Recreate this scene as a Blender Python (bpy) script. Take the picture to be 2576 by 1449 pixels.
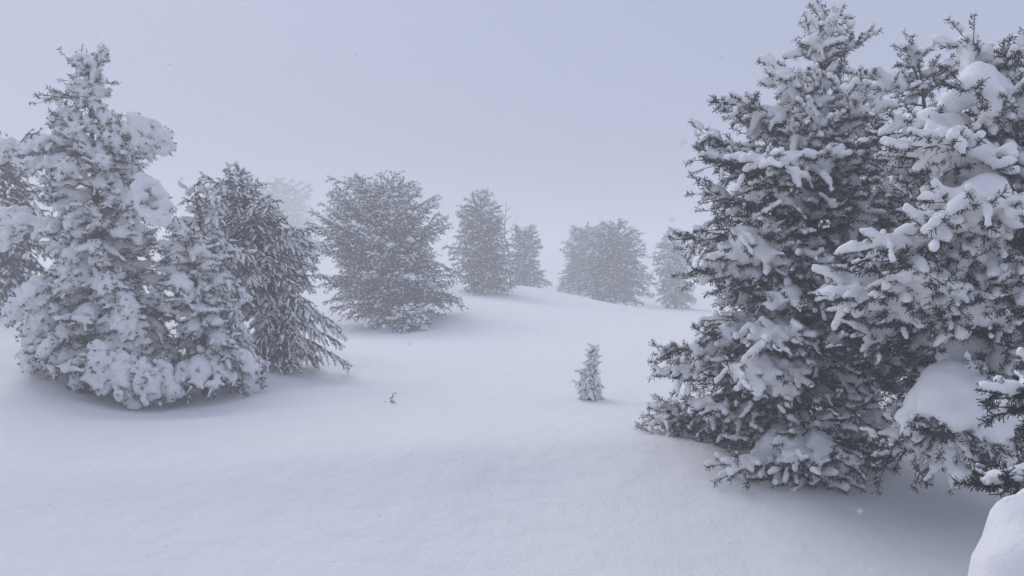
import bpy, math, random
import numpy as np
from mathutils import Vector

for o in list(bpy.data.objects):
    bpy.data.objects.remove(o)
SC = bpy.context.scene
COL = SC.collection
R_ = math.radians
rng = np.random.default_rng(7)

# ------------------------------------------------------------------ camera
F, U0, V0 = 1982.0, 1288.0, 724.5            # focal length and centre in photo units (2576 wide)
CAMZ, PITCH = 1.7, math.atan(44.5 / 1982.0)
cam = bpy.data.cameras.new('camera')
cam.sensor_width = 36.0
cam.lens = 36.0 * F / 2576.0
cam.clip_start = 0.05
cam.clip_end = 2000
cam.dof.use_dof = True
cam.dof.focus_distance = 9.0
cam.dof.aperture_fstop = cam.lens / 2.5
camo = bpy.data.objects.new('camera', cam)
COL.objects.link(camo)
camo.location = (0, 0, CAMZ)
camo.rotation_euler = (math.pi / 2 - PITCH, 0, 0)
SC.camera = camo

# ------------------------------------------------------------------ world, sun, exposure
SUN_EL, SUN_AZ = R_(42), R_(-34)              # soft light from beyond the clearing, a little to the left
world = bpy.data.worlds.new('World')
SC.world = world
world.use_nodes = True
nt = world.node_tree
nt.nodes.clear()
out = nt.nodes.new('ShaderNodeOutputWorld')
bg = nt.nodes.new('ShaderNodeBackground')
sky = nt.nodes.new('ShaderNodeTexSky')
sky.sky_type = 'NISHITA'
sky.sun_disc = False
sky.sun_elevation = SUN_EL
sky.sun_rotation = SUN_AZ
sky.air_density = 1.0
sky.dust_density = 6.0
hs = nt.nodes.new('ShaderNodeHueSaturation')
hs.inputs['Saturation'].default_value = 0.25
# the cloud deck: an even overcast sky, darker at the horizon than overhead
tc = nt.nodes.new('ShaderNodeTexCoord')
sep = nt.nodes.new('ShaderNodeSeparateXYZ')
ramp = nt.nodes.new('ShaderNodeMapRange')
ramp.inputs['From Min'].default_value = 0.0
ramp.inputs['From Max'].default_value = 1.0
ramp.inputs['To Min'].default_value = 4.8
ramp.inputs['To Max'].default_value = 5.7
cl = nt.nodes.new('ShaderNodeVectorMath'); cl.operation = 'SCALE'
cl.inputs[0].default_value = (0.79, 0.89, 1.225)
mix = nt.nodes.new('ShaderNodeMixRGB')
mix.inputs['Fac'].default_value = 0.95
nt.links.new(tc.outputs['Generated'], sep.inputs[0])
nt.links.new(sep.outputs['Z'], ramp.inputs['Value'])
nt.links.new(ramp.outputs[0], cl.inputs['Scale'])
nt.links.new(sky.outputs[0], hs.inputs['Color'])
nt.links.new(hs.outputs[0], mix.inputs[1])
nt.links.new(cl.outputs[0], mix.inputs[2])
nt.links.new(mix.outputs[0], bg.inputs['Color'])
bg.inputs['Strength'].default_value = 0.1
nt.links.new(bg.outputs[0], out.inputs['Surface'])

sl = bpy.data.lights.new('sun', 'SUN')
sl.energy = 1.3
sl.angle = R_(40)
sl.color = (1.0, 0.96, 0.90)
so = bpy.data.objects.new('sun', sl)
COL.objects.link(so)
sd = Vector((math.sin(SUN_AZ) * math.cos(SUN_EL), math.cos(SUN_AZ) * math.cos(SUN_EL), math.sin(SUN_EL)))
so.rotation_euler = (-sd).to_track_quat('-Z', 'Y').to_euler()
so.location = sd * 60

vs = SC.view_settings
vs.view_transform = 'Standard'
vs.look = 'None'
vs.exposure = 0.02
vs.gamma = 1.0
cy = SC.cycles
cy.use_denoising = True
try:
    cy.denoiser = 'OPENIMAGEDENOISE'
except Exception:
    pass
cy.use_adaptive_sampling = False
cy.max_bounces = 9
cy.diffuse_bounces = 5
cy.glossy_bounces = 1
cy.transmission_bounces = 1
cy.volume_bounces = 6
cy.transparent_max_bounces = 8
cy.caustics_reflective = False
cy.caustics_refractive = False
cy.sample_clamp_indirect = 0.0

# ------------------------------------------------------------------ helpers
def W(u, v, d):
    """photo position + distance along the view -> world point"""
    a, b, c = (u - U0) / F, 1.0, -(v - V0) / F
    cp, sp = math.cos(PITCH), math.sin(PITCH)
    y, z = b * cp + c * sp, -b * sp + c * cp
    s = d / y
    return np.array((a * s, d, CAMZ + z * s))

def mat(name):
    m = bpy.data.materials.new(name)
    m.use_nodes = True
    return m, m.node_tree, m.node_tree.nodes['Principled BSDF']

def noise(t, scale, detail=4, rough=0.55):
    c = t.nodes.new('ShaderNodeTexCoord')
    n = t.nodes.new('ShaderNodeTexNoise')
    n.inputs['Scale'].default_value = scale
    n.inputs['Detail'].default_value = detail
    n.inputs['Roughness'].default_value = rough
    t.links.new(c.outputs['Object'], n.inputs['Vector'])
    return n

def snow_mat(name, grain, strength, dist, col=(0.87, 0.87, 0.875), lump=None):
    m, t, p = mat(name)
    n = noise(t, 1.3, 3)
    r = t.nodes.new('ShaderNodeValToRGB')
    r.color_ramp.elements[0].position, r.color_ramp.elements[1].position = 0.3, 0.75
    r.color_ramp.elements[0].color = (*[c * 0.975 for c in col], 1)
    r.color_ramp.elements[1].color = (*col, 1)
    t.links.new(n.outputs['Fac'], r.inputs[0])
    t.links.new(r.outputs[0], p.inputs['Base Color'])
    p.inputs['Roughness'].default_value = 0.75
    p.inputs['Specular IOR Level'].default_value = 0.15
    g = noise(t, grain, 6, 0.65)
    b = t.nodes.new('ShaderNodeBump')
    b.inputs['Strength'].default_value = strength
    b.inputs['Distance'].default_value = dist
    t.links.new(g.outputs['Fac'], b.inputs['Height'])
    if lump:
        g2 = noise(t, lump[0], 3, 0.5)
        b2 = t.nodes.new('ShaderNodeBump')
        b2.inputs['Strength'].default_value = lump[1]
        b2.inputs['Distance'].default_value = lump[2]
        t.links.new(g2.outputs['Fac'], b2.inputs['Height'])
        t.links.new(b2.outputs['Normal'], b.inputs['Normal'])
    t.links.new(b.outputs['Normal'], p.inputs['Normal'])
    return m

M = {}
M['ground'] = snow_mat('wind_packed_snow', 42.0, 0.7, 0.014, lump=(3.2, 0.7, 0.05))
M['snow'] = snow_mat('branch_snow', 45.0, 0.4, 0.01, lump=(14.0, 0.5, 0.02))
M['rime'] = snow_mat('rimed_snow', 38.0, 0.6, 0.02, lump=(13.0, 0.7, 0.05))
def needle_mat(name, c1, c2):
    m, t, p = mat(name)
    n = noise(t, 5.0, 3)
    r = t.nodes.new('ShaderNodeValToRGB')
    r.color_ramp.elements[0].position, r.color_ramp.elements[1].position = 0.35, 0.7
    r.color_ramp.elements[0].color = (*c1, 1)
    r.color_ramp.elements[1].color = (*c2, 1)
    t.links.new(n.outputs['Fac'], r.inputs[0])
    t.links.new(r.outputs[0], p.inputs['Base Color'])
    p.inputs['Roughness'].default_value = 0.6
    p.inputs['Specular IOR Level'].default_value = 0.2
    return m
M['needle'] = needle_mat('pine_needles', (0.018, 0.027, 0.029), (0.040, 0.054, 0.050))
M['frost'] = needle_mat('frosted_needles', (0.075, 0.09, 0.10), (0.17, 0.19, 0.21))
m, t, p = mat('pine_bark')
n = noise(t, 30.0, 5)
r = t.nodes.new('ShaderNodeValToRGB')
r.color_ramp.elements[0].color = (0.025, 0.021, 0.02, 1)
r.color_ramp.elements[1].color = (0.085, 0.07, 0.062, 1)
t.links.new(n.outputs['Fac'], r.inputs[0]); t.links.new(r.outputs[0], p.inputs['Base Color'])
b = t.nodes.new('ShaderNodeBump'); b.inputs['Distance'].default_value = 0.01
t.links.new(n.outputs['Fac'], b.inputs['Height']); t.links.new(b.outputs['Normal'], p.inputs['Normal'])
p.inputs['Roughness'].default_value = 0.9
M['bark'] = m

def mesh_np(name, v, f, smooth=False):
    """v (n,3), f (m,k) all faces alike"""
    me = bpy.data.meshes.new(name)
    v = np.asarray(v, np.float32); f = np.asarray(f, np.int32)
    k = f.shape[1]
    me.vertices.add(len(v)); me.vertices.foreach_set('co', v.ravel())
    me.loops.add(f.size); me.loops.foreach_set('vertex_index', f.ravel())
    me.polygons.add(len(f)); me.polygons.foreach_set('loop_start', np.arange(0, f.size, k, dtype=np.int32))
    if smooth:
        me.polygons.foreach_set('use_smooth', np.ones(len(f), bool))
    me.update(calc_edges=True)
    return me

def obj(name, me, m, parent=None, kind=None):
    o = bpy.data.objects.new(name, me)
    COL.objects.link(o)
    if me is not None and m is not None:
        me.materials.clear(); me.materials.append(m)
    if parent is not None:
        o.parent = parent
    if kind:
        o['kind'] = kind
    return o

def tag(o, label, cat, group=None):
    o['label'] = label; o['category'] = cat
    if group:
        o['group'] = group
    return o

def empty(name, loc):
    o = bpy.data.objects.new(name, None)
    COL.objects.link(o); o.location = [float(c) for c in loc]
    o.empty_display_size = 0.2
    return o

def unit(a):
    return a / (np.linalg.norm(a, axis=-1, keepdims=True) + 1e-9)

class Tubes:
    """collects tapered tubes"""
    def __init__(s): s.v, s.f, s.n = [], [], 0
    def add(s, pts, radii, k=4):
        pts = np.asarray(pts, float); radii = np.asarray(radii, float)
        m = len(pts)
        tan = unit(np.gradient(pts, axis=0))
        ref = np.where(np.abs(tan[:, 2:3]) > 0.9, np.array([[1., 0, 0]]), np.array([[0, 0, 1.]]))
        a = unit(np.cross(tan, ref)); b_ = np.cross(tan, a)
        ang = np.arange(k) * 2 * math.pi / k
        ring = pts[:, None] + radii[:, None, None] * (np.cos(ang)[None, :, None] * a[:, None] + np.sin(ang)[None, :, None] * b_[:, None])
        s.v.append(ring.reshape(-1, 3))
        i = np.arange(m - 1)[:, None] * k; j = np.arange(k)[None]; j2 = (j + 1) % k
        q = np.stack([i + j, i + j2, i + k + j2, i + k + j], -1).reshape(-1, 4) + s.n
        s.f.append(q); s.n += m * k
    def mesh(s, name):
        return mesh_np(name, np.concatenate(s.v), np.concatenate(s.f), True)

def needles_arr(P, D, n, length, width, spread, droop=0.0):
    """thin triangles in brushes: P (t,3) feet, D (t,3) axes"""
    t = len(P)
    P = np.repeat(P, n, 0); D = np.repeat(unit(D), n, 0)
    L = length * rng.uniform(0.65, 1.1, (t * n, 1))
    rnd = rng.normal(size=(t * n, 3))
    side = unit(rnd - (rnd * D).sum(1, keepdims=True) * D)
    sp = rng.uniform(0.15, 1.0, (t * n, 1)) * spread
    d = unit(D + side * sp + np.array([0, 0, -droop]))
    foot = P - D * L * rng.uniform(0.0, 0.55, (t * n, 1))
    w = unit(np.cross(d, rng.normal(size=(t * n, 3)))) * width * 0.5
    v = np.stack([foot - w, foot + w, foot + d * L], 1).reshape(-1, 3)
    return v, np.arange(t * n * 3).reshape(-1, 3)

# low lump (icosahedron) for the snow lodged on far twigs
_g = (1 + 5 ** .5) / 2
ICO_V = unit(np.array([(-1, _g, 0), (1, _g, 0), (-1, -_g, 0), (1, -_g, 0), (0, -1, _g), (0, 1, _g), (0, -1, -_g), (0, 1, -_g), (_g, 0, -1), (_g, 0, 1), (-_g, 0, -1), (-_g, 0, 1)], float))
ICO_F = np.array([(0, 11, 5), (0, 5, 1), (0, 1, 7), (0, 7, 10), (0, 10, 11), (1, 5, 9), (5, 11, 4), (11, 10, 2), (10, 7, 6), (7, 1, 8), (3, 9, 4), (3, 4, 2), (3, 2, 6), (3, 6, 8), (3, 8, 9), (4, 9, 5), (2, 4, 11), (6, 2, 10), (8, 6, 7), (9, 8, 1)])
OCT_V = np.array([(1, 0, 0), (-1, 0, 0), (0, 1, 0), (0, -1, 0), (0, 0, 1), (0, 0, -1)], float)
OCT_F = np.array([(0, 2, 4), (2, 1, 4), (1, 3, 4), (3, 0, 4), (2, 0, 5), (1, 2, 5), (3, 1, 5), (0, 3, 5)])

def lumps(P, D, rad, stretch, V=ICO_V, Fc=ICO_F, jit=0.28):
    n = len(P); k = len(V)
    D = unit(D)
    loc = V[None] * (1 + rng.uniform(-jit, jit, (n, k, 1)))
    ax = (loc * D[:, None]).sum(-1, keepdims=True) * D[:, None]
    loc = loc + ax * (np.asarray(stretch).reshape(-1, 1, 1) - 1)
    v = P[:, None] + loc * np.asarray(rad).reshape(-1, 1, 1)
    f = (Fc[None] + (np.arange(n) * k)[:, None, None]).reshape(-1, 3)
    return v.reshape(-1, 3), f

# ------------------------------------------------------------------ snow pillows: points with radii -> one smooth skin
def snow_nodes(voxel, blur):
    ng = bpy.data.node_groups.new('snow_skin', 'GeometryNodeTree')
    ng.interface.new_socket('Geometry', in_out='INPUT', socket_type='NodeSocketGeometry')
    ng.interface.new_socket('Geometry', in_out='OUTPUT', socket_type='NodeSocketGeometry')
    N, L = ng.nodes, ng.links
    gi, go = N.new('NodeGroupInput'), N.new('NodeGroupOutput')
    at = N.new('GeometryNodeInputNamedAttribute'); at.data_type = 'FLOAT'; at.inputs['Name'].default_value = 'rad'
    mp = N.new('GeometryNodeMeshToPoints')
    L.new(gi.outputs[0], mp.inputs['Mesh']); L.new(at.outputs['Attribute'], mp.inputs['Radius'])
    pv = N.new('GeometryNodePointsToVolume'); pv.resolution_mode = 'VOXEL_SIZE'
    pv.inputs['Voxel Size'].default_value = voxel
    L.new(mp.outputs[0], pv.inputs['Points'])
    L.new(at.outputs['Attribute'], pv.inputs['Radius'])
    vm = N.new('GeometryNodeVolumeToMesh')
    vm.inputs['Threshold'].default_value = 0.1
    vm.inputs['Adaptivity'].default_value = 0.35
    L.new(pv.outputs[0], vm.inputs['Volume'])
    pos = N.new('GeometryNodeInputPosition')
    bl = N.new('GeometryNodeBlurAttribute'); bl.data_type = 'FLOAT_VECTOR'
    bl.inputs['Iterations'].default_value = blur
    vec_in = [s for s in bl.inputs if s.type == 'VECTOR'][0]
    vec_out = [s for s in bl.outputs if s.type == 'VECTOR'][0]
    L.new(pos.outputs[0], vec_in)
    sp = N.new('GeometryNodeSetPosition')
    L.new(vm.outputs[0], sp.inputs['Geometry']); L.new(vec_out, sp.inputs['Position'])
    ss = N.new('GeometryNodeSetShadeSmooth')
    L.new(sp.outputs[0], ss.inputs['Geometry']); L.new(ss.outputs[0], go.inputs[0])
    return ng

NG = {}
PENDING = []                                   # (object, material)
def snow_obj(name, pts, rad, m, parent, voxel=0.018, blur=3, kind=None):
    me = bpy.data.meshes.new(name)
    me.vertices.add(len(pts)); me.vertices.foreach_set('co', np.asarray(pts, np.float32).ravel())
    a = me.attributes.new('rad', 'FLOAT', 'POINT'); a.data.foreach_set('value', np.asarray(rad, np.float32))
    o = obj(name, me, None, parent, kind)
    key = (voxel, blur)
    if key not in NG:
        NG[key] = snow_nodes(voxel, blur)
    md = o.modifiers.new('skin', 'NODES'); md.node_group = NG[key]
    dm = o.modifiers.new('thin', 'DECIMATE'); dm.ratio = 0.25
    PENDING.append((o, m))
    return o

def bake_snow():
    bpy.context.view_layer.update()
    dg = bpy.context.evaluated_depsgraph_get()
    new = [(o, m, bpy.data.meshes.new_from_object(o.evaluated_get(dg))) for o, m in PENDING]
    for o, m, me in new:
        old = o.data
        o.modifiers.clear()
        me.name = old.name; o.data = me
        bpy.data.meshes.remove(old)
        me.materials.clear(); me.materials.append(m)
        if len(me.vertices) == 0:
            bpy.data.objects.remove(o)
    PENDING.clear()

# ------------------------------------------------------------------ terrain
CTRL = [  # photo u, v, distance
    (0, 1449, 4.9), (800, 1449, 5.0), (1600, 1449, 5.0), (2400, 1449, 4.9),
    (100, 1200, 6.4), (800, 1175, 6.5), (1300, 1180, 6.5), (1750, 1210, 6.3), (1300, 1300, 5.85), (500, 1300, 5.85),
    (1950, 1203, 6.4), (2250, 1130, 7.4), (2100, 1190, 6.6), (2400, 1250, 5.9), (2560, 1170, 6.6), (2300, 1340, 5.5),
    (1840, 1160, 6.9), (1700, 1130, 7.6),
    (330, 1010, 10.0), (120, 915, 10.2), (0, 905, 10.2), (400, 1060, 8.8), (0, 1040, 8.3), (600, 985, 10.6), (860, 965, 11.8), (960, 950, 12.2),
    (0, 806, 13.2), (100, 808, 13.2), (-300, 780, 14), (-400, 1000, 9),
    (990, 1022, 9.6), (1485, 1000, 10.4), (1300, 1080, 8.4), (1650, 1060, 8.8),
    (1200, 900, 15), (1600, 880, 15.5), (1000, 850, 21), (900, 830, 24.5), (1100, 800, 25), (1190, 765, 28),
    (1220, 738, 35), (1350, 723, 39), (1450, 745, 40), (1560, 768, 43), (1700, 776, 45), (1620, 795, 33), (1850, 790, 38), (2000, 790, 40),
    (1400, 800, 24), (500, 800, 24), (300, 780, 27), (1750, 850, 18), (2300, 850, 18), (2500, 1000, 10), (2800, 1000, 10), (3000, 1200, 7),
]
cp = np.array([W(*c) for c in CTRL])
extra = [(-25, 0, 0.9), (25, 0, 0.3), (0, -25, -0.5), (-6, 0, -0.5), (6, 0, -0.5), (0, 1, -0.6), (0, -8, -0.5),
         (-40, 40, 2.2), (40, 40, 0.6), (0, 55, 0.8), (-20, 70, 1.5), (20, 70, 0.0), (-90, 90, 3), (90, 90, 0), (0, 130, 0.8),
         (-120, 0, 3), (120, 0, 0), (0, -120, -2), (-190, 190, 3), (190, 190, 0), (190, -190, 0), (-190, -190, 1)]
cp = np.concatenate([cp, np.array(extra, float)])
def _phi(r2):
    return np.where(r2 > 0, 0.5 * r2 * np.log(np.maximum(r2, 1e-9)), 0)
_S = 12.0
_xy = cp[:, :2] / _S
_n = len(cp)
_A = np.zeros((_n + 3, _n + 3))
_A[:_n, :_n] = _phi(((_xy[:, None] - _xy[None]) ** 2).sum(-1)) + np.eye(_n) * 0.004
_A[:_n, _n] = 1; _A[:_n, _n + 1:] = _xy
_A[_n:, :_n] = _A[:_n, _n:].T
_wt = np.linalg.solve(_A, np.concatenate([cp[:, 2], np.zeros(3)]))
def drift(x, y):
    # wind-carved ridges and hollows in the drifted snow
    a = 0.035 * np.sin(0.55 * x + 0.35 * y + 0.8 * np.sin(0.3 * y)) * np.exp(-((y - 9) / 9) ** 2)
    s = y - (6.75 + 0.08 * x + 0.22 * np.sin(0.7 * x + 0.5))
    b_ = 0.11 * np.where(s > 0, np.exp(-np.clip(s, 0, None) / 1.5), np.exp(-(s / 0.55) ** 2))      # roll across the foreground
    e = (x - 0.6) * 0.868 + (y - 9.0) * 0.496                                                    # drift lobe with a curved lip
    e = e + 0.10 * (x - 1.2) ** 2
    al = (x - 1.2) * -0.496 + (y - 7.95) * 0.868
    c = 0.13 * np.where(e < 0, np.exp(np.clip(e, None, 0) / 1.3), np.exp(-(e / 0.22) ** 2)) * np.exp(-(al / 1.5) ** 2)
    wells = 0
    for wx, wy, r, dp in ((-4.85, 9.9, 1.2, 0.07), (-3.9, 9.8, 1.0, 0.05), (2.55, 6.9, 0.8, 0.03), (3.8, 5.9, 0.9, 0.06), (-3.2, 12.3, 1.0, 0.12)):
        d2 = ((x - wx) ** 2 + (y - wy) ** 2) / r ** 2
        wells = wells - dp * np.exp(-d2) + 0.42 * dp * np.exp(-(np.sqrt(d2) - 1.9) ** 2 / 0.3)      # wells and rims round the trees
    f_ = 0.016 * np.sin(2.3 * x + 1.1 * y + 1.6 * np.sin(0.9 * x)) * np.sin(1.7 * y - 0.6 * x) * np.exp(-((y - 7) / 6) ** 2)
    return a + b_ + c + wells + f_
def ground_z(x, y):
    x = np.atleast_1d(np.asarray(x, float)); y = np.atleast_1d(np.asarray(y, float))
    res = np.empty(len(x))
    for i in range(0, len(x), 4096):
        q = np.stack([x[i:i + 4096], y[i:i + 4096]], 1) / _S
        d2 = ((q[:, None] - _xy[None]) ** 2).sum(-1)
        res[i:i + 4096] = _phi(d2) @ _wt[:_n] + _wt[_n] + q @ _wt[_n + 1:]
    return res + drift(x, y)

def graded(lo, hi, fine_lo, fine_hi, step, grow):
    a = list(np.arange(fine_lo, fine_hi, step))
    s, x = step, a[-1]
    while x < hi:
        s *= grow; x += s; a.append(min(x, hi))
    s, x = step, fine_lo
    pre = []
    while x > lo:
        s *= grow; x -= s; pre.append(max(x, lo))
    return np.array(pre[::-1] + a)
gx = graded(-190, 190, -9, 9, 0.14, 1.07)
gy = graded(-190, 190, 2.5, 14, 0.12, 1.06)
GX, GY = np.meshgrid(gx, gy)
GZ = ground_z(GX.ravel(), GY.ravel())
nx, ny = len(gx), len(gy)
ii, jj = np.meshgrid(np.arange(nx - 1), np.arange(ny - 1))
i0 = (jj * nx + ii).ravel()
gf = np.stack([i0, i0 + 1, i0 + nx + 1, i0 + nx], 1)
g = obj('snow_ground', mesh_np('snow_ground', np.stack([GX.ravel(), GY.ravel(), GZ], 1), gf, True), M['ground'], kind='structure')
g['label'] = 'white wind-smoothed snow covering the whole clearing'

# ------------------------------------------------------------------ trees
GROUP = 'snow-laden pine trees around the clearing'

def bezier(p0, p1, p2, n):
    t = np.linspace(0, 1, n)[:, None]
    return (1 - t) ** 2 * p0 + 2 * t * (1 - t) * p1 + t * t * p2

def skeleton(root, tip, lift, hang, spacing, side_len, tip_up):
    """one bough: main axis and drooping side twigs"""
    root = np.asarray(root, float); tip = np.asarray(tip, float)
    h = tip - root
    L = np.linalg.norm(h)
    mid = root + 0.55 * h + np.array([0, 0, lift * L]) + rng.normal(size=3) * 0.05 * L
    n = max(5, int(L / 0.09) + 3)
    ax = bezier(root, mid, tip, n)
    ax[1:] += np.cumsum(rng.normal(size=(n - 1, 3)) * 0.008, 0)
    tan = unit(np.gradient(ax, axis=0))
    twigs = []
    m = max(3, int(0.86 * L / spacing * 2))
    for i in range(m):
        t = 0.14 + 0.86 * (i + rng.uniform(0.2, 0.8)) / m
        x = t * (n - 1); k = min(int(x), n - 2)
        p = ax[k] + (ax[k + 1] - ax[k]) * (x - k)
        d = tan[k]
        s = unit(np.cross(d, [0, 0, 1.0]))
        sg = 1 if i % 2 else -1
        ln = side_len * (1.15 - 0.65 * t) * rng.uniform(0.55, 1.15)
        ln = min(ln, 0.45 * L + 0.05)
        dirn = unit(d * rng.uniform(0.35, 1.0) + s * sg * rng.uniform(0.4, 1.0) + np.array([0, 0, rng.uniform(-0.35, 0.45) - hang * 0.5]))
        q1 = p + dirn * ln * 0.55
        q2 = q1 + unit(dirn + np.array([0, 0, -hang * rng.uniform(0.5, 1.6) + tip_up])) * ln * 0.5
        twigs.append(bezier(p, q1, q2, 5))
    e = ax[-1] + unit(tan[-1] + np.array([0, 0, tip_up])) * 0.06
    twigs.append(np.stack([ax[-3], ax[-2], ax[-1], (ax[-1] + e) / 2, e]))
    return ax, twigs, L

class Tree:
    def __init__(s, base_u, base_v, d, prof, label, near, lean_u=None, depth=0.9, name='pine_tree', cat='tree', seed=1, sink=0.15, trunk_r=0.07):
        global rng
        rng = np.random.default_rng(seed)
        s.d, s.near = d, near
        w = W(base_u, base_v, d)
        s.o = np.array([w[0], d, float(ground_z(w[0], d)[0])])
        s.root = empty(name, s.o)
        tag(s.root, label, cat, GROUP)
        P = []
        top_u = base_u if lean_u is None else lean_u
        vt = prof[0][0]
        for v, ul, ur in prof:
            f_ = (base_v - v) / (base_v - vt)
            uc = base_u + (top_u - base_u) * f_
            z = W(uc, v, d)[2] - s.o[2]
            P.append((z, max(uc - ul, 4) * d / F, max(ur - uc, 4) * d / F))
        P.sort()
        s.P = np.array(P)
        s.H = s.P[-1, 0]
        s.topx = (top_u - base_u) * d / F
        s.depth = depth
        zz = np.array([-sink, 0.12 * s.H, 0.35 * s.H, 0.6 * s.H, 0.82 * s.H, 0.97 * s.H])
        tx = s.axis(zz)
        tx[1:-1, :2] += rng.normal(size=(4, 2)) * 0.03
        s.tr = tx
        tb = Tubes()
        tb.add(tx, trunk_r * s.H / 4 * np.array([1.25, 1, .8, .55, .3, .1]), 10)
        obj('trunk', tb.mesh('trunk'), M['bark'], s.root)
    def axis(s, z):
        z = np.atleast_1d(z)
        f_ = np.clip(z / s.H, 0, 1)
        return np.stack([s.topx * f_, 0 * z, z], 1)
    def local(s, u, v, dd=0.0):
        return W(u, v, s.d + dd) - s.o
    def R(s, z, a):
        l = np.interp(z, s.P[:, 0], s.P[:, 1]); r = np.interp(z, s.P[:, 0], s.P[:, 2])
        rx = r if math.cos(a) > 0 else l
        ry = s.depth * 0.5 * (l + r)
        return 1 / math.sqrt((math.cos(a) / rx) ** 2 + (math.sin(a) / ry) ** 2)
    def tips(s, n, drop_top, drop_bot, inner=0.3, zmin=0.03):
        """tips spread over the outline, each with its foot on the trunk"""
        zs = np.linspace(zmin * s.H, s.H * 0.985, 200)
        rad = np.array([0.5 * (s.R(z, 0.01) + s.R(z, math.pi - 0.01)) for z in zs])
        c = np.cumsum(rad ** 0.8 + 0.12); c /= c[-1]
        res = []
        for i in range(n):
            z = float(np.interp((i + rng.uniform(0.1, 0.9)) / n, c, zs))
            a = (i * 2.39996 + rng.uniform(-0.5, 0.5)) % (2 * math.pi)
            rr = s.R(z, a) * (rng.uniform(0.80, 1.04) if rng.uniform() > inner else rng.uniform(0.45, 0.8))
            rr *= 0.93 + (0.13 if s.near else 0.2) * math.sin(11 * z / s.H + 2 * a + s.d) + 0.06 * math.sin(23 * z / s.H - 3 * a)
            f_ = z / s.H
            dr = drop_bot + (drop_top - drop_bot) * f_ ** 1.5 + rng.uniform(-0.12, 0.12)
            z0 = float(np.clip(z + dr * rr, 0.06 * s.H, 0.96 * s.H))
            ax0 = s.axis(z0)[0]; ax1 = s.axis(z)[0]
            tip = np.array([ax1[0] + rr * math.cos(a), rr * math.sin(a), z])
            gz = float(ground_z(tip[0] + s.o[0], tip[1] + s.o[1])[0]) - s.o[2]
            tip[2] = max(tip[2], gz + 0.03)
            res.append((ax0, tip))
        return res

def perp(D):
    r = rng.normal(size=D.shape)
    return unit(r - (r * D).sum(-1, keepdims=True) * D)

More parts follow.
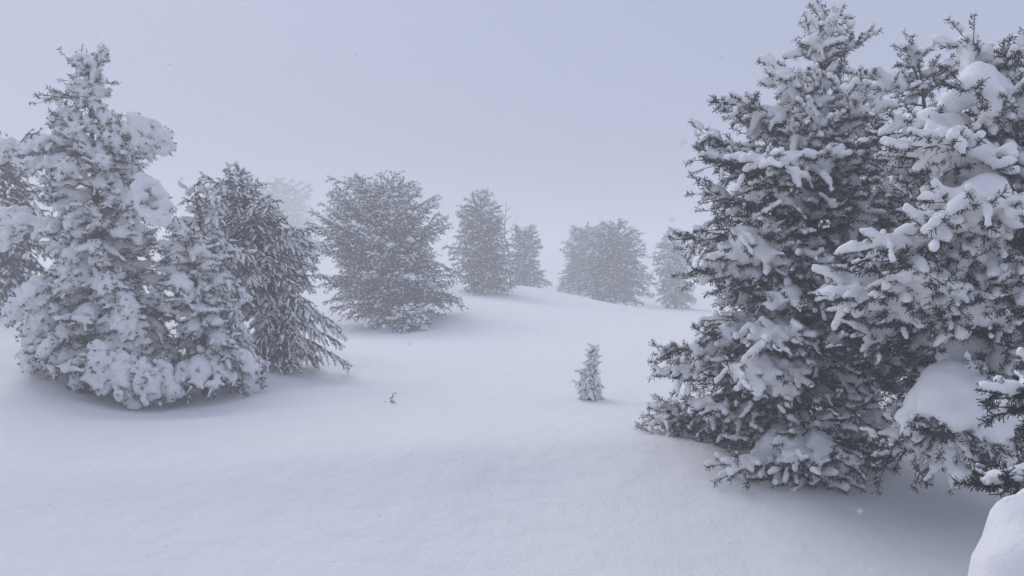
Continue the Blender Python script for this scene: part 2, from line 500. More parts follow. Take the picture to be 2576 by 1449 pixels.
def near_bough(T, root, tip, st, snowy=1.0):
    """a bough close to the camera: wood, needles and snow pillows as objects of their own"""
    ax, twigs, L = skeleton(root, tip, st['lift'], st['hang'], st['spacing'], st['side'], st['tip_up'])
    tb = Tubes()
    tb.add(ax, np.linspace(0.009 + 0.010 * L, 0.006, len(ax)), 5)
    SP, SR = [], []
    A, D = [], []                                   # feet and directions of the needled end twigs
    ph = rng.uniform(0, 6.28, 3)
    for tw in twigs:
        tb.add(tw[::2], [0.006, 0.005, 0.003], 3)
        seg = np.linalg.norm(np.diff(tw, axis=0), axis=1).sum()
        k = max(2, int(seg / st['sub_gap']))
        tt = np.linspace(0.12, 1.0, k) ** 0.85
        x = tt * 4; i = np.minimum(x.astype(int), 3)
        A.append(tw[i] + (tw[i + 1] - tw[i]) * (x - i)[:, None])
        D.append(unit(tw[i + 1] - tw[i]))
    for t in np.linspace(0.3, 1, max(3, int(L / 0.09))):
        i = min(int(t * (len(ax) - 1)), len(ax) - 2)
        A.append(ax[i:i + 1]); D.append(unit(ax[i + 1:i + 2] - ax[i:i + 1]))
    A = np.concatenate(A); D = np.concatenate(D)
    n = len(A)
    D = unit(D * 0.9 + perp(D) * rng.uniform(0.15, 0.75, (n, 1)) + np.array([0, 0, st['sub_up']]))
    ln = st['sub_len'] * rng.uniform(0.6, 1.25, (n, 1))
    B = A + D * ln
    # end twigs: two-ring tubes, all at once
    r3 = perp(D); q3 = np.cross(D, r3)
    tri = [r3, -0.5 * r3 + 0.87 * q3, -0.5 * r3 - 0.87 * q3]
    vv = np.stack([A + 0.0035 * e for e in tri] + [B + 0.002 * e for e in tri], 1).reshape(-1, 3)
    ff = (np.array([(0, 1, 4, 3), (1, 2, 5, 4), (2, 0, 3, 5)])[None] + (np.arange(n) * 6)[:, None, None]).reshape(-1, 4)
    tb.v.append(vv); tb.f.append(ff + tb.n); tb.n += len(vv)
    # needles: a dense brush round every end twig
    m_ = st['needles']
    Pn = np.repeat(A, m_, 0); Dn = np.repeat(D, m_, 0); Ln = np.repeat(ln, m_, 0)
    foot = Pn + Dn * Ln * rng.uniform(0.05, 0.98, (n * m_, 1)) ** 0.8
    dn = unit(Dn * rng.uniform(0.5, 1.3, (n * m_, 1)) + perp(Dn) * st['n_spread'])
    tipn = foot + dn * st['n_len'] * rng.uniform(0.6, 1.1, (n * m_, 1))
    wn = unit(np.cross(dn, rng.normal(size=dn.shape))) * st['n_wid'] * 0.5
    flip = rng.uniform(size=(n * m_, 1)) < 0.5                  # half of them broad at the tip, so that the brush ends blunt
    nv = np.stack([np.where(flip, foot, foot - wn), np.where(flip, tipn - wn, foot + wn), np.where(flip, tipn + wn, tipn)], 1).reshape(-1, 3)
    # snow lodged on the end twigs, in patches
    cov = snowy * (st['cover'] + 0.35 * np.sin(A[:, 0] * 5 + ph[0]) * np.sin(A[:, 1] * 5 + ph[1]) + 0.2 * np.sin(A[:, 2] * 7 + ph[2])) + rng.uniform(-0.3, 0.3, n)
    hit = cov > 0.35
    if hit.any():
        for t in (0.1, 0.4, 0.7, 0.95):
            r_ = st['sub_r'] * np.clip(cov[hit], 0.5, 1.35) * rng.uniform(0.75, 1.2, int(hit.sum())) * (1.05 - 0.18 * t)
            SP.append(A[hit] + D[hit] * ln[hit] * t + np.array([0, 0, 1.0]) * (r_[:, None] * st['rise'] + 0.006)); SR.append(r_)
    # runs of snow along whole twigs, melted together into drapes
    for tw in twigs:
        if rng.uniform() < st['run_p'] * snowy:
            seg = np.linalg.norm(np.diff(tw, axis=0), axis=1).sum()
            k = max(4, int(seg / 0.02))
            tt = np.linspace(0.0, rng.uniform(0.6, 1.0), k)
            x = tt * 4; i = np.minimum(x.astype(int), 3)
            pp = tw[i] + (tw[i + 1] - tw[i]) * (x - i)[:, None]
            rr = st['snow_r'] * rng.uniform(0.8, 1.3) * (1.15 - 0.65 * tt) * rng.uniform(0.85, 1.15, k)
            SP.append(pp + np.array([0, 0, 1.0]) * rr[:, None] * st['rise'] + rng.normal(size=(k, 3)) * 0.006); SR.append(rr)
    # pillow along the spine
    if rng.uniform() < st['pillow_p'] * snowy:
        t0 = rng.uniform(0.3, 0.65); t1 = min(1.0, t0 + rng.uniform(0.2, 0.45))
        m_ = max(5, int((t1 - t0) * L / 0.03))
        tt = np.linspace(t0, t1, m_)
        x = tt * (len(ax) - 1); i = np.minimum(x.astype(int), len(ax) - 2)
        pp = ax[i] + (ax[i + 1] - ax[i]) * (x - i)[:, None]
        big = st['pillow_r'] * rng.uniform(0.6, 1.3) * min(1.0, 0.5 + 0.6 * L)
        rr = big * np.sqrt(np.clip(np.sin(np.linspace(0.35, math.pi - 0.35, m_)), 0.1, 1)) * rng.uniform(0.9, 1.1, m_)
        hd = unit(np.array([*(tip - root)[:2], 0.0]))
        sd_ = np.array([-hd[1], hd[0], 0])
        pp = pp + np.array([0, 0, 1.0]) * rr[:, None] * 0.5
        SP.append(pp + rng.normal(size=(m_, 3)) * 0.012); SR.append(rr)
        for _ in range(3):                              # the blanket spreads and sags over both edges
            lat = np.clip(rng.normal(0, 1.0, m_), -1.5, 1.5) * big * 0.85
            SP.append(pp + sd_ * lat[:, None] + hd * rng.normal(0, 0.3 * big, (m_, 1)) - np.array([0, 0, 1.0]) * (0.2 * np.abs(lat) + 0.35 * lat ** 2 / big)[:, None])
            SR.append(rr * rng.uniform(0.5, 0.8, m_))
        for _ in range(rng.integers(0, 3)):             # a blunt tongue hanging down
            j = rng.integers(0, m_)
            dr = sd_ * rng.uniform(-1, 1) + hd * rng.uniform(0.0, 0.8)
            q = np.linspace(0, 1, 8)[:, None]
            l_ = rng.uniform(0.10, 0.22)
            SP.append(pp[j] + unit(dr) * np.sqrt(q) * l_ * 0.6 - np.array([0, 0, 1]) * q * l_); SR.append(big * (0.72 - 0.28 * q[:, 0]))
    # rounded rime clump at the bough's end
    if st.get('clump') and rng.uniform() < st['clump_p']:
        cr = st['clump'] * rng.uniform(0.55, 1.25) * min(1.0, 0.3 + 0.7 * L)
        m_ = 80
        q = unit(rng.normal(size=(m_, 3))) * rng.uniform(0.55, 1, (m_, 1)) * cr
        dn = unit(unit(ax[-1] - ax[-4]) + np.array([0, 0, -0.9]))
        cen = ax[-1] - dn * cr * 0.7 + np.array([0, 0, -0.1 * cr])
        q = q + dn * (q @ dn)[:, None] * 1.1
        SP.append(cen + q); SR.append(rng.uniform(0.22, 0.42, m_) * cr)
        kk = int(st['clump_tufts'] * rng.uniform(0.6, 1.4))
        nd = unit(rng.normal(size=(kk, 3)) + np.array([0, 0, -0.25]))
        cp_ = cen + nd * cr * 1.16 + dn * (nd @ dn)[:, None] * cr * 1.1
        v2, f2 = needles_arr(cp_, nd + rng.normal(size=(kk, 3)) * 0.5, 7, 0.05, 0.010, 1.3)
        nv = np.concatenate([nv, v2])
    b_ = obj('bough', tb.mesh('bough'), M['bark'], T.root)
    obj('needles', mesh_np('needles', nv, np.arange(len(nv)).reshape(-1, 3)), M['needle'], b_, 'stuff')
    if SP:
        snow_obj('snow_cover', np.concatenate(SP), np.concatenate(SR), M[st['snow_mat']], b_, st['voxel'], st['blur'], 'stuff')
    return b_

HEAVY = dict(lift=-0.04, hang=0.45, spacing=0.10, side=0.36, tip_up=0.35, sub_gap=0.075, sub_len=0.13, sub_up=0.12, needles=42, n_len=0.042, n_wid=0.0072, n_spread=1.25,
             cover=0.76, sub_r=0.028, run_p=0.42, snow_r=0.034, rise=0.85, pillow_p=0.7, pillow_r=0.09, snow_mat='snow', voxel=0.018, blur=2)
RIMED = dict(lift=0.12, hang=0.45, spacing=0.12, side=0.30, tip_up=0.25, sub_gap=0.075, sub_len=0.12, sub_up=0.1, needles=22, n_len=0.048, n_wid=0.010, n_spread=1.25,
             cover=0.90, sub_r=0.031, run_p=0.55, snow_r=0.052, rise=0.6, pillow_p=0.7, pillow_r=0.11, snow_mat='rime', voxel=0.023, blur=2,
             clump=0.16, clump_p=0.8, clump_tufts=30)

def near_tree(T, n, st, drop_top, drop_bot, inner=0.3, extra=(), zmin=0.03):
    for root, tip in T.tips(n, drop_top, drop_bot, inner, zmin):
        near_bough(T, root, tip, st)
    for e in extra:                              # boughs one can pick out: foot v, tip u, v, depth offset, snow
        fv, tu, tv, dd, sn = e
        z0 = T.local(U0, fv)[2]
        near_bough(T, T.axis(min(z0, T.H * 0.97))[0], T.local(tu, tv, dd), st, sn)

def far_tree(T, n, drop_top, drop_bot, hang, side, gap, scale, lump_p=0.6, lump_r=0.022, frost=0.3, inner=0.3, strips=7, lift=0.1, stretch=(1.3, 3.2), extra=(), zmin=0.02, spacing=None, pillows=0.0):
    """a tree too far off to tell its twigs apart: limbs, needle brushes and lodged snow"""
    wood = Tubes()
    NP, ND, SP, SD, SR, SS = [], [], [], [], [], []
    bl = T.tips(n, drop_top, drop_bot, inner, zmin)
    for e in extra:
        fv, tu, tv, dd = e
        z0 = T.local(U0, fv)[2]
        bl.append((T.axis(min(z0, T.H * 0.97))[0], T.local(tu, tv, dd)))
    for root, tip in bl:
        ax, twigs, L = skeleton(root, tip, lift, hang, spacing or gap * 1.5, side, 0.15)
        wa = ax if T.d < 20 else ax[::2]
        wood.add(wa, np.linspace(0.008 + 0.012 * L, 0.005, len(wa)), 4 if T.d < 20 else 3)
        sn = np.clip(rng.normal(1.0, 0.35), 0.2, 1.7)
        for tw in twigs:
            if T.d < 20:
                wood.add(tw[::2], [0.005, 0.004, 0.003], 3)
            seg = np.linalg.norm(np.diff(tw, axis=0), axis=1).sum()
            k = max(2, int(seg / gap))
            tt = np.linspace(0.2, 1.0, k)
            x = tt * 4; i = np.minimum(x.astype(int), 3)
            pp = tw[i] + (tw[i + 1] - tw[i]) * (x - i)[:, None]
            dd = unit(tw[i + 1] - tw[i])
            NP.append(pp); ND.append(dd + rng.normal(size=(k, 3)) * 0.3)
            keep = rng.uniform(size=k) < lump_p * sn
            kk = int(keep.sum())
            if kk:
                r_ = lump_r * scale * rng.uniform(0.6, 1.35, kk) * (0.8 + 0.25 * sn)
                SP.append(pp[keep] + np.array([0, 0, 1.0]) * r_[:, None] * 0.7 + rng.normal(size=(kk, 3)) * 0.01)
                SD.append(dd[keep]); SR.append(r_); SS.append(rng.uniform(*stretch, kk))
        if rng.uniform() < pillows:
            k = 5
            j = rng.integers(len(ax) // 2, len(ax), k)
            SP.append(ax[j] + np.array([0, 0, 0.05])); SD.append(unit(rng.normal(size=(k, 3)) * [1, 1, .3])); SR.append(rng.uniform(0.05, 0.1, k)); SS.append(rng.uniform(1.1, 1.8, k))
    obj('branches', wood.mesh('branches'), M['bark'], T.root)
    NP = np.concatenate(NP); ND = np.concatenate(ND)
    pick = rng.uniform(size=len(NP)) < frost
    for nm, sel, mm in (('crown', ~pick, 'needle'), ('frosted_needles', pick, 'frost')):
        if sel.any():
            v, f = needles_arr(NP[sel], ND[sel], strips, 0.085 * scale, 0.011 * scale, 0.8, 0.25 * hang)
            obj(nm, mesh_np(nm, v, f), M[mm], T.root, 'stuff')
    if SP:
        v, f = lumps(np.concatenate(SP), np.concatenate(SD), np.concatenate(SR), np.concatenate(SS))
        obj('snow_cover', mesh_np('snow_cover', v, f, True), M['snow'], T.root, 'stuff')

# --- right: tall pine at the edge of the clearing
T = Tree(2010, 1195, 6.9, [(58, 2045, 2075), (100, 2038, 2092), (145, 2020, 2100), (180, 1960, 2110), (240, 1960, 2140), (300, 1870, 2180), (360, 1800, 2200), (420, 1795, 2230), (520, 1800, 2240),
                            (600, 1745, 2245), (690, 1765, 2250), (760, 1800, 2240), (850, 1700, 2250), (930, 1700, 2250), (1010, 1760, 2235), (1080, 1800, 2220), (1150, 1810, 2180), (1200, 1810, 2100)],
         'tall dark pine heavy with snow, pointed top, standing nearest the open clearing on the right', True, lean_u=2060, depth=0.8, seed=11, trunk_r=0.075)
near_tree(T, 160, HEAVY, -0.7, 0.22, 0.32, extra=[
    (190, 2130, 120, 0.1, 1.3), (270, 1955, 190, -0.1, 1.3), (100, 2058, 52, 0, 1.2), (130, 2085, 80, -0.1, 1.2), (150, 2045, 105, -0.1, 1.3), (330, 1840, 262, -0.1, 0.8), (430, 1783, 345, -0.1, 0.9), (470, 1790, 395, -0.2, 0.9),
    (560, 1795, 482, -0.1, 0.8), (600, 1740, 605, -0.1, 0.9), (640, 1745, 690, -0.2, 0.7), (760, 1680, 868, -0.1, 0.9), (830, 1695, 945, -0.1, 1.1), (900, 1760, 1020, -0.3, 0.6),
    (430, 1900, 400, -0.8, 1.5), (700, 1830, 590, -0.7, 1.4), (820, 1950, 860, -0.9, 1.6), (900, 1850, 960, -0.8, 1.5), (1050, 1860, 1195, -0.7, 1.3), (1080, 2000, 1185, -0.8, 1.3),
    (1090, 1835, 1190, -0.4, 1.0), (1100, 1920, 1205, -0.6, 1.1), (1100, 2060, 1200, -0.7, 1.1), (1090, 2130, 1185, -0.5, 0.9), (1080, 2195, 1150, -0.3, 0.8), (1110, 1985, 1205, -0.5, 0.9), (1060, 2100, 1160, -0.8, 1.0)])

# --- right: big pine in front, cut by the frame's edge
T = Tree(2640, 1230, 5.6, [(100, 2440, 2540), (160, 2430, 2600), (215, 2400, 2640), (245, 2340, 2660), (290, 2250, 2700), (370, 2250, 2750), (470, 2270, 2780), (560, 2290, 2790), (650, 2130, 2800), (740, 2065, 2800), (830, 2160, 2800), (930, 2180, 2790), (1040, 2240, 2760), (1130, 2240, 2700), (1220, 2280, 2600)],
         'large pine with thick round snow pillows cut off by the right edge of the picture', True, lean_u=2510, depth=0.62, seed=23, trunk_r=0.08)
HEAVY2 = dict(HEAVY, pillow_p=0.75, pillow_r=0.12, snow_r=0.038, run_p=0.40, cover=0.68, sub_r=0.028, hang=0.5)
near_tree(T, 145, HEAVY2, -0.5, 0.2, 0.32, zmin=0.17, extra=[
    (330, 2270, 300, -0.4, 1.7), (420, 2360, 370, -0.7, 1.6), (500, 2330, 560, -0.7, 1.8), (560, 2420, 520, -0.9, 1.7), (650, 2080, 735, -0.2, 1.5), (640, 2230, 640, -0.6, 1.5), (760, 2300, 650, -0.7, 1.2),
    (880, 2235, 1135, 0.0, 1.1), (900, 2360, 1170, -0.2, 1.2), (860, 2260, 1090, 0.1, 1.1), (840, 2330, 1020, -0.4, 1.4), (900, 2420, 1080, -0.5, 1.2), (760, 2080, 700, 0.1, 1.3), (700, 2180, 860, 0.1, 1.1),
    (200, 2440, 110, -0.2, 1.4), (260, 2420, 215, -0.4, 1.3)])

# --- right: slim pine behind, its crooked top between the two
T = Tree(2400, 1120, 7.9, [(118, 2280, 2312), (150, 2258, 2350), (190, 2262, 2362), (230, 2280, 2350), (290, 2270, 2350), (350, 2190, 2420), (430, 2120, 2440), (600, 2080, 2480), (800, 2070, 2520), (1000, 2100, 2540), (1110, 2150, 2520)],
         'slim pine with a crooked forked top standing between and behind the two big right-hand pines', True, lean_u=2295, depth=0.8, seed=31)
near_tree(T, 110, dict(HEAVY, voxel=0.026, needles=24, n_wid=0.009, sub_gap=0.09), -0.4, 0.35, 0.3, extra=[(240, 2195, 195, 0, 1.5), (230, 2285, 122, 0, 1.0), (260, 2362, 165, 0, 0.9), (330, 2180, 300, 0, 1.0)])

# --- left: heavily rimed pine
T = Tree(275, 975, 10.2, [(152, 215, 245), (200, 212, 265), (245, 205, 272), (290, 175, 290), (330, 140, 345), (400, 130, 375), (470, 125, 372), (530, 150, 380), (600, 140, 400), (660, 160, 415), (720, 100, 430), (770, 85, 445), (850, 90, 455), (930, 95, 460), (975, 170, 455)],
         'pale pine thick with rounded rime clumps and a two-pronged top at the left', True, lean_u=232, depth=0.8, seed=41)
near_tree(T, 110, RIMED, -0.7, 0.25, 0.35, extra=[
    (240, 206, 152, 0, 0.8), (240, 256, 150, 0, 0.8), (255, 132, 246, 0, 0.3), (400, -5, 400, -0.2, 1.3), (370, 65, 385, -0.3, 1.5), (420, 70, 435, -0.5, 1.4), (560, 5, 590, -0.2, 1.2), (600, 60, 560, -0.4, 1.1), (430, 395, 350, 0, 1.0), (500, 390, 520, -0.6, 1.2),
    (700, 90, 740, -0.3, 1.4), (760, 95, 890, -0.1, 0.8), (800, 350, 960, -0.7, 0.9), (830, 250, 935, -0.7, 0.9), (860, 160, 905, -0.5, 0.9), (870, 200, 925, -0.6, 1.0), (880, 300, 960, -0.7, 1.0), (870, 390, 970, -0.6, 1.0), (880, 430, 960, -0.4, 1.0), (860, 120, 900, -0.2, 0.7), (880, 330, 985, -0.6, 1.0), (870, 230, 955, -0.4, 1.0)])
# --- left: lower bushy pine at its right side
T = Tree(520, 980, 10.4, [(560, 440, 515), (640, 410, 555), (740, 400, 585), (840, 405, 605), (920, 420, 625), (978, 440, 612)],
         'lower bushy pine furred with fine rime, tucked against the right side of the two-pronged pine', True, lean_u=480, depth=0.8, seed=45)
near_tree(T, 60, dict(RIMED, clump_p=0.25, clump=0.12, cover=0.85, sub_r=0.026, snow_r=0.04, side=0.26), -0.5, 0.3, 0.3, extra=[(880, 580, 965, -0.3, 0.8), (840, 655, 940, 0.0, 1.0), (860, 500, 965, -0.5, 1.0), (880, 540, 968, -0.5, 1.0), (880, 450, 970, -0.5, 1.0), (900, 600, 965, -0.2, 1.0), (880, 470, 985, -0.3, 1.0)])

# --- left: white drooping pine leaning against the dark one
T = Tree(560, 955, 11.6, [(450, 470, 520), (500, 462, 560), (560, 470, 560), (640, 420, 600), (720, 430, 640), (800, 450, 650), (880, 480, 670), (940, 500, 690)],
         'white frosted pine with drooping boughs just right of the rime-clumped pine', False, lean_u=490, depth=0.7, seed=51)
far_tree(T, 95, -0.5, 0.9, 1.1, 0.34, 0.05, 1.0, lump_p=0.9, lump_r=0.025, frost=0.45, strips=8, stretch=(1.5, 3.5), extra=[(560, 465, 555, 0), (640, 630, 632, -0.2)])

# --- left: dark drooping pine
T = Tree(720, 935, 12.6, [(425, 570, 590), (450, 540, 640), (500, 480, 700), (560, 470, 780), (620, 500, 800), (700, 560, 810), (800, 600, 840), (880, 620, 860), (940, 640, 885), (960, 660, 880)],
         'dark pine with long hanging twigs and several spiky tops in the left group', False, lean_u=600, depth=0.8, seed=61)
far_tree(T, 200, -0.9, 0.7, 0.75, 0.34, 0.05, 0.75, lump_p=0.6, lump_r=0.020, frost=0.35, strips=10, stretch=(2.0, 4.5), extra=[(520, 575, 425, 0), (520, 597, 425, 0), (540, 515, 450, 0), (560, 650, 465, 0), (620, 800, 610, -0.3), (700, 830, 690, 0)])

# --- far left: dark pine behind the rimed one
T = Tree(40, 795, 14.5, [(320, -10, 20), (360, -60, 40), (430, -100, 110), (520, -130, 130), (620, -140, 140), (720, -150, 130), (785, -150, 110)],
         'dark pine at the left edge of the picture behind the rime-clumped pine', False, lean_u=0, depth=0.8, seed=71)
far_tree(T, 100, -0.6, 0.8, 1.0, 0.34, 0.06, 1.15, lump_p=0.25, lump_r=0.02, frost=0.12, strips=10, extra=[(420, 75, 335, 0.3), (430, 92, 333, 0.3)])

# --- centre: the big round-topped pine
T = Tree(985, 812, 25.0, [(440, 880, 1010), (455, 825, 1050), (490, 805, 1085), (550, 785, 1110), (620, 785, 1120), (690, 798, 1150), (740, 828, 1175), (780, 850, 1140), (810, 870, 1070)],
         'broad round-topped dark pine in the middle distance left of centre', False, lean_u=950, depth=0.9, seed=81)
far_tree(T, 300, -1.3, 0.1, 0.45, 0.5, 0.085, 1.3, lump_p=0.45, lump_r=0.018, frost=0.25, strips=10, pillows=0.1, extra=[(520, 832, 446, 0), (520, 900, 441, 0), (520, 960, 440, 0), (520, 1040, 462, 0), (650, 1190, 715, -0.4), (700, 1160, 770, -0.3), (660, 845, 745, -0.3)])
T = Tree(1025, 825, 23.0, [(765, 1000, 1060), (785, 965, 1090), (815, 962, 1098)],
         'low snow-smothered pine bush at the foot of the round-topped pine', False, depth=0.8, seed=82, name='pine_bush', cat='bush')
far_tree(T, 40, -0.8, 0.2, 0.4, 0.25, 0.09, 1.5, lump_p=0.5, lump_r=0.024, frost=0.2, strips=8)

# --- centre: conical pine, dead snag, and the fainter trees
T = Tree(1215, 735, 35.0, [(475, 1195, 1225), (510, 1160, 1252), (560, 1140, 1280), (610, 1126, 1300), (670, 1126, 1312), (730, 1145, 1312)],
         'conical greyish pine in the mist on the snow rise right of the round-topped pine', False, lean_u=1208, depth=0.9, seed=91)
far_tree(T, 190, -0.7, 0.15, 0.45, 0.5, 0.12, 2.0, lump_p=0.24, lump_r=0.015, frost=0.15, strips=7, extra=[(560, 1190, 482, 0), (560, 1222, 480, 0), (600, 1155, 535, 0), (600, 1265, 545, 0)])
T = Tree(1325, 720, 44.0, [(565, 1290, 1345), (600, 1285, 1355), (650, 1280, 1362), (715, 1280, 1380)],
         'faint pine half hidden in the mist behind the conical pine', False, lean_u=1318, depth=0.9, seed=92)
far_tree(T, 150, -0.9, 0.1, 0.45, 0.5, 0.15, 2.5, lump_p=0.24, lump_r=0.015, frost=0.15, strips=7, extra=[(640, 1300, 572, 0), (640, 1340, 585, 0)])
T = Tree(1545, 766, 43.0, [(553, 1510, 1575), (580, 1490, 1595), (630, 1480, 1625), (690, 1470, 1640), (740, 1475, 1640), (765, 1490, 1640)],
         'hazy broad pine in the group right of centre, tallest of that group', False, lean_u=1540, depth=0.9, seed=93)
far_tree(T, 240, -0.9, 0.15, 0.45, 0.55, 0.14, 2.4, lump_p=0.24, lump_r=0.015, frost=0.15, strips=7, extra=[(640, 1520, 558, 0), (640, 1560, 552, 0), (660, 1590, 578, 0), (680, 1618, 615, 0), (660, 1495, 590, 0)])
T = Tree(1455, 735, 50.0, [(565, 1440, 1495), (590, 1430, 1510), (640, 1415, 1520), (700, 1405, 1520), (730, 1400, 1500)],
         'pale misty pine peeking out left of the hazy broad pine right of centre', False, lean_u=1470, depth=0.9, seed=94)
far_tree(T, 170, -1.0, 0.1, 0.45, 0.55, 0.16, 2.7, lump_p=0.24, lump_r=0.015, frost=0.15, strips=7, extra=[(640, 1445, 575, 0), (640, 1480, 566, 0), (680, 1420, 625, 0)])
T = Tree(1700, 774, 45.0, [(570, 1685, 1705), (610, 1655, 1725), (670, 1645, 1735), (730, 1645, 1742), (770, 1665, 1745)],
         'slender hazy pine standing just left of the big dark pine on the right', False, lean_u=1693, depth=0.9, seed=95)
far_tree(T, 170, -0.7, 0.15, 0.45, 0.5, 0.15, 2.5, lump_p=0.22, lump_r=0.018, frost=0.1, strips=7)
T = Tree(715, 790, 85.0, [(445, 690, 740), (475, 660, 790), (540, 650, 800), (650, 640, 810), (780, 650, 800)],
         'ghostly pine almost lost in the fog behind the left group', False, lean_u=712, depth=0.9, seed=96)
far_tree(T, 230, -1.0, 0.2, 0.45, 0.8, 0.22, 4.2, lump_p=0.2, lump_r=0.02, frost=0.1, strips=9)

# dead snag beside the conical pine
rng = np.random.default_rng(5)
w = W(1285, 726, 37.0); w[2] = ground_z(w[0], w[1])[0]
T0 = empty('dead_tree', w); tag(T0, 'bare dead tree with thin leafless twigs rising beside the conical misty pine', 'tree')
def loc(u, v, d=37.0): return W(u, v, d) - w
def limb(pts, r0, r1):
    q = np.array(pts); tt = np.linspace(0, 1, len(q)); t2 = np.linspace(0, 1, len(q) * 4)
    p_ = np.stack([np.interp(t2, tt, q[:, i]) for i in range(3)], 1) + rng.normal(size=(len(t2), 3)) * 0.012
    return p_, np.linspace(r0, r1, len(t2))
tb = Tubes(); tb.add(*limb([(0, 0, -0.2), loc(1282, 640), loc(1268, 590), loc(1272, 545), loc(1274, 508)], 0.05, 0.012), 6)
obj('trunk', tb.mesh('trunk'), M['frost'], T0)
for pts in ([loc(1270, 560), loc(1283, 545), loc(1292, 540)], [loc(1272, 545), loc(1262, 535)], [loc(1273, 530), loc(1284, 522)], [loc(1268, 588), loc(1285, 575), loc(1300, 583), loc(1330, 592)],
            [loc(1285, 575), loc(1296, 560)], [loc(1270, 572), loc(1258, 556)], [loc(1282, 640), loc(1240, 560), loc(1243, 500), loc(1240, 480)], [loc(1243, 520), loc(1252, 508)], [loc(1241, 535), loc(1230, 520)]):
    tb = Tubes(); tb.add(*limb(pts, 0.018, 0.008), 4)
    obj('twig', tb.mesh('twig'), M['frost'], T0)

# --- small sapling alone in the clearing
T = Tree(1483, 1000, 10.4, [(872, 1489, 1497), (900, 1481, 1501), (935, 1474, 1505), (965, 1464, 1509), (998, 1456, 1514)],
         'small lone frosted pine sapling standing in the middle of the clearing', False, lean_u=1493, depth=0.9, seed=101, name='pine_sapling', cat='sapling', sink=0.1)
far_tree(T, 60, -0.5, 1.1, 1.0, 0.06, 0.032, 0.45, lump_p=1.0, lump_r=0.034, frost=0.6, strips=5, extra=[(945, 1460, 934, 0), (985, 1449, 965, 0)])

# --- twig poking out of the snow
rng = np.random.default_rng(6)
D9 = 9.6
w = W(985, 1020, D9); w[2] = ground_z(w[0], w[1])[0]
T0 = empty('bare_twig', w); tag(T0, 'tiny dark twig with a frosted sprig poking out of the snow left of centre', 'twig')
def loc9(u, v): return W(u, v, D9) - w
tb = Tubes(); tb.add(*limb([loc9(982, 1030), loc9(984, 1010), loc9(987, 1000), loc9(992, 990)], 0.011, 0.006), 5)
obj('stem', tb.mesh('stem'), M['bark'], T0)
tb = Tubes(); tb.add(*limb([loc9(973, 1028), loc9(972, 1017), loc9(970, 1008)], 0.006, 0.004), 4)
obj('shoot', tb.mesh('shoot'), M['bark'], T0)
tb = Tubes(); tb.add(*limb([loc9(984, 1008), loc9(994, 1016), loc9(1005, 1030)], 0.006, 0.004), 4)
sprig = obj('sprig', tb.mesh('sprig'), M['bark'], T0)
pp = np.array([loc9(986 + 19 * k / 9, 1009 + 19 * k / 9) for k in range(10)])
v, f = needles_arr(pp, np.tile([[0.6, 0, -0.3]], (10, 1)) + rng.normal(size=(10, 3)) * .4, 6, 0.05, 0.007, 1.0)
obj('needles', mesh_np('needles', v, f), M['needle'], sprig)
v, f = lumps(np.concatenate([pp + [0, 0, 0.02], [loc9(990, 990)]]), np.tile([[1, 0, -0.5]], (11, 1)), rng.uniform(0.014, 0.024, 11), np.full(11, 1.5))
obj('snow_cover', mesh_np('snow_cover', v, f, True), M['snow'], sprig)

# --- low rimed shrub at the left foot of the tall right pine
T = Tree(1760, 1150, 7.5, [(1012, 1655, 1700), (1040, 1650, 1850), (1090, 1655, 1880), (1140, 1690, 1880)],
         'low rime-covered pine shrub spreading left of the tall right pine', True, depth=0.7, seed=111, name='pine_shrub', cat='shrub')
near_tree(T, 26, dict(RIMED, clump_p=0.25, clump=0.09, side=0.22, snow_r=0.03, sub_r=0.024, pillow_r=0.06, voxel=0.0145, spacing=0.085, n_wid=0.007), -0.5, 0.1, 0.3, extra=[(1120, 1665, 1015, 0, 0.9), (1120, 1652, 1060, -0.1, 1.0), (1130, 1655, 1100, -0.2, 1.0)])

# --- right edge: boughs of a pine that stands just outside the picture
T = Tree(2860, 1330, 3.6, [(500, 2800, 2900), (800, 2640, 3000), (1000, 2560, 3100), (1150, 2540, 3100), (1250, 2520, 3100), (1300, 2600, 3000)],
         'nearest pine at the lower right, only its dark needled bough ends in view', True, depth=0.6, seed=121)
near_tree(T, 8, dict(HEAVY, n_len=0.042, n_wid=0.006, needles=70, voxel=0.012, sub_gap=0.055, sub_len=0.10, spacing=0.07, snow_r=0.026, sub_r=0.024, pillow_r=0.04, side=0.16), -0.1, 0.3, 0.1, zmin=0.6,
          extra=[(1060, 2510, 1190, -0.1, 1.0), (1090, 2525, 1215, 0.0, 0.9), (900, 2530, 1010, 0, 1.4), (940, 2540, 1050, 0.1, 1.2)])

# --- smooth mound of snow at the lower right corner
rng = np.random.default_rng(9)
DM = 2.6
w = W(2640, 1500, DM); gz = float(ground_z(w[0], DM)[0])
T0 = np.array([w[0], DM, gz])
pts, rad = [], []
for u, v, r_, dd in ((2592, 1300, 0.105, 0.1), (2640, 1265, 0.10, 0.2), (2700, 1250, 0.12, 0.3), (2560, 1370, 0.105, 0.05), (2600, 1420, 0.16, 0.0), (2680, 1380, 0.2, 0.1), (2760, 1330, 0.2, 0.3), (2590, 1500, 0.17, 0), (2640, 1600, 0.24, 0), (2720, 1560, 0.3, 0.1), (2860, 1450, 0.3, 0.3), (2640, 1760, 0.3, 0), (2760, 1800, 0.36, 0.1), (2900, 1750, 0.4, 0.3), (2660, 1950, 0.34, 0), (2800, 2000, 0.4, 0.2)):
    pts.append(W(u - 22, v + 8, DM + dd) - T0); rad.append(r_)
    for _ in range(5):
        q = unit(rng.normal(size=3)) * r_ * 0.8
        pts.append(W(u - 22, v + 8, DM + dd) - T0 + q); rad.append(r_ * rng.uniform(0.25, 0.42))
mo = snow_obj('snow_mound', pts, rad, M['ground'], None, 0.016, 8)
mo.location = T0
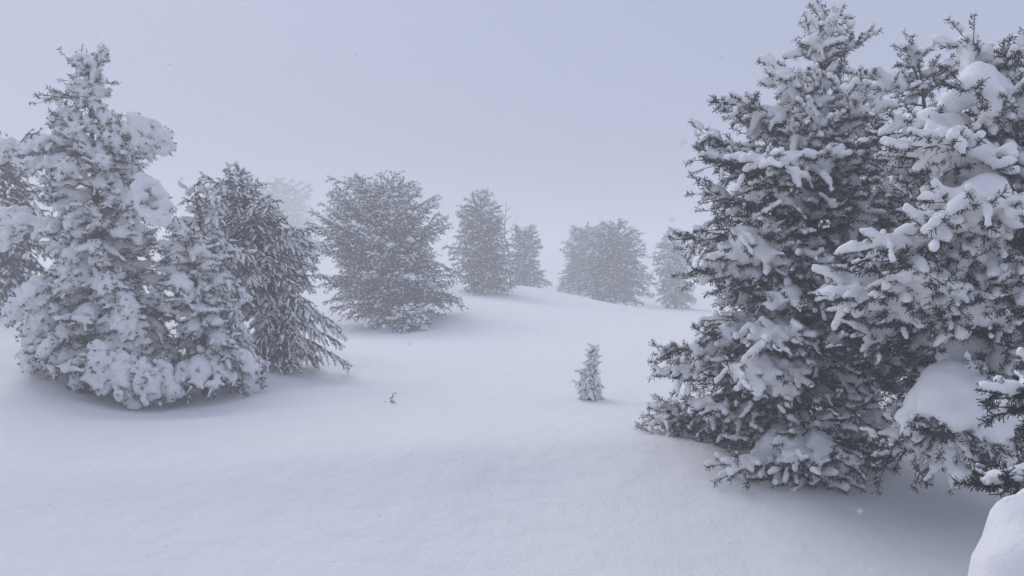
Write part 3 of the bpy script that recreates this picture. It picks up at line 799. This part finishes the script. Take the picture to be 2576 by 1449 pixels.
tag(mo, 'smooth rounded mound of fresh snow in the lower right corner', 'snow mound')

bake_snow()

# ------------------------------------------------------------------ falling snow
rng = np.random.default_rng(77)
n = 12000
P = np.stack([rng.uniform(-9, 9, n), rng.uniform(0.7, 15, n), rng.uniform(-0.2, 6.5, n)], 1)
P = np.concatenate([P, np.stack([rng.uniform(-0.6, 0.6, 260), rng.uniform(0.3, 0.9, 260), rng.uniform(1.2, 2.2, 260)], 1)])
P = P[P[:, 2] > ground_z(P[:, 0], P[:, 1]) + 0.02]
v, f = lumps(P, rng.normal(size=P.shape), rng.uniform(0.0016, 0.0038, len(P)) * np.clip(P[:, 1] / 2.6, 0.42, 1.0), rng.uniform(0.8, 1.6, len(P)), OCT_V, OCT_F, 0.2)

fl = obj('falling_snow', mesh_np('falling_snow', v, f), M['snow'], kind='stuff')
fl['label'] = 'snowflakes drifting through the air over the clearing'

# ------------------------------------------------------------------ haze: the snow-filled air
m = bpy.data.materials.new('snowy_air'); m.use_nodes = True
m.node_tree.nodes.clear()
mo_ = m.node_tree.nodes.new('ShaderNodeOutputMaterial')
pv = m.node_tree.nodes.new('ShaderNodeVolumePrincipled')
pv.inputs['Color'].default_value = (0.98, 0.988, 1.0, 1)
pv.inputs['Density'].default_value = 0.0145
pv.inputs['Anisotropy'].default_value = 0.3
m.node_tree.links.new(pv.outputs[0], mo_.inputs['Volume'])
zlo = float(GZ.min()) - 1.0
zhi = max(9.0, float(GZ.max()) + 0.5)
x = 192.0
bv = [(sx * x, sy * x, z) for z in (zlo, zhi) for sx, sy in ((-1, -1), (1, -1), (1, 1), (-1, 1))]
bf = [(0, 3, 2, 1), (4, 5, 6, 7), (0, 1, 5, 4), (1, 2, 6, 5), (2, 3, 7, 6), (3, 0, 4, 7)]
hz = obj('haze', mesh_np('haze', bv, bf), m, kind='stuff')
hz['label'] = 'pale snow haze filling the air and hiding the distance'
print('TRIS', sum(len(o.data.polygons) for o in bpy.data.objects if o.type == 'MESH'), 'OBJ', len(bpy.data.objects), 'ground', GZ.min(), GZ.max())
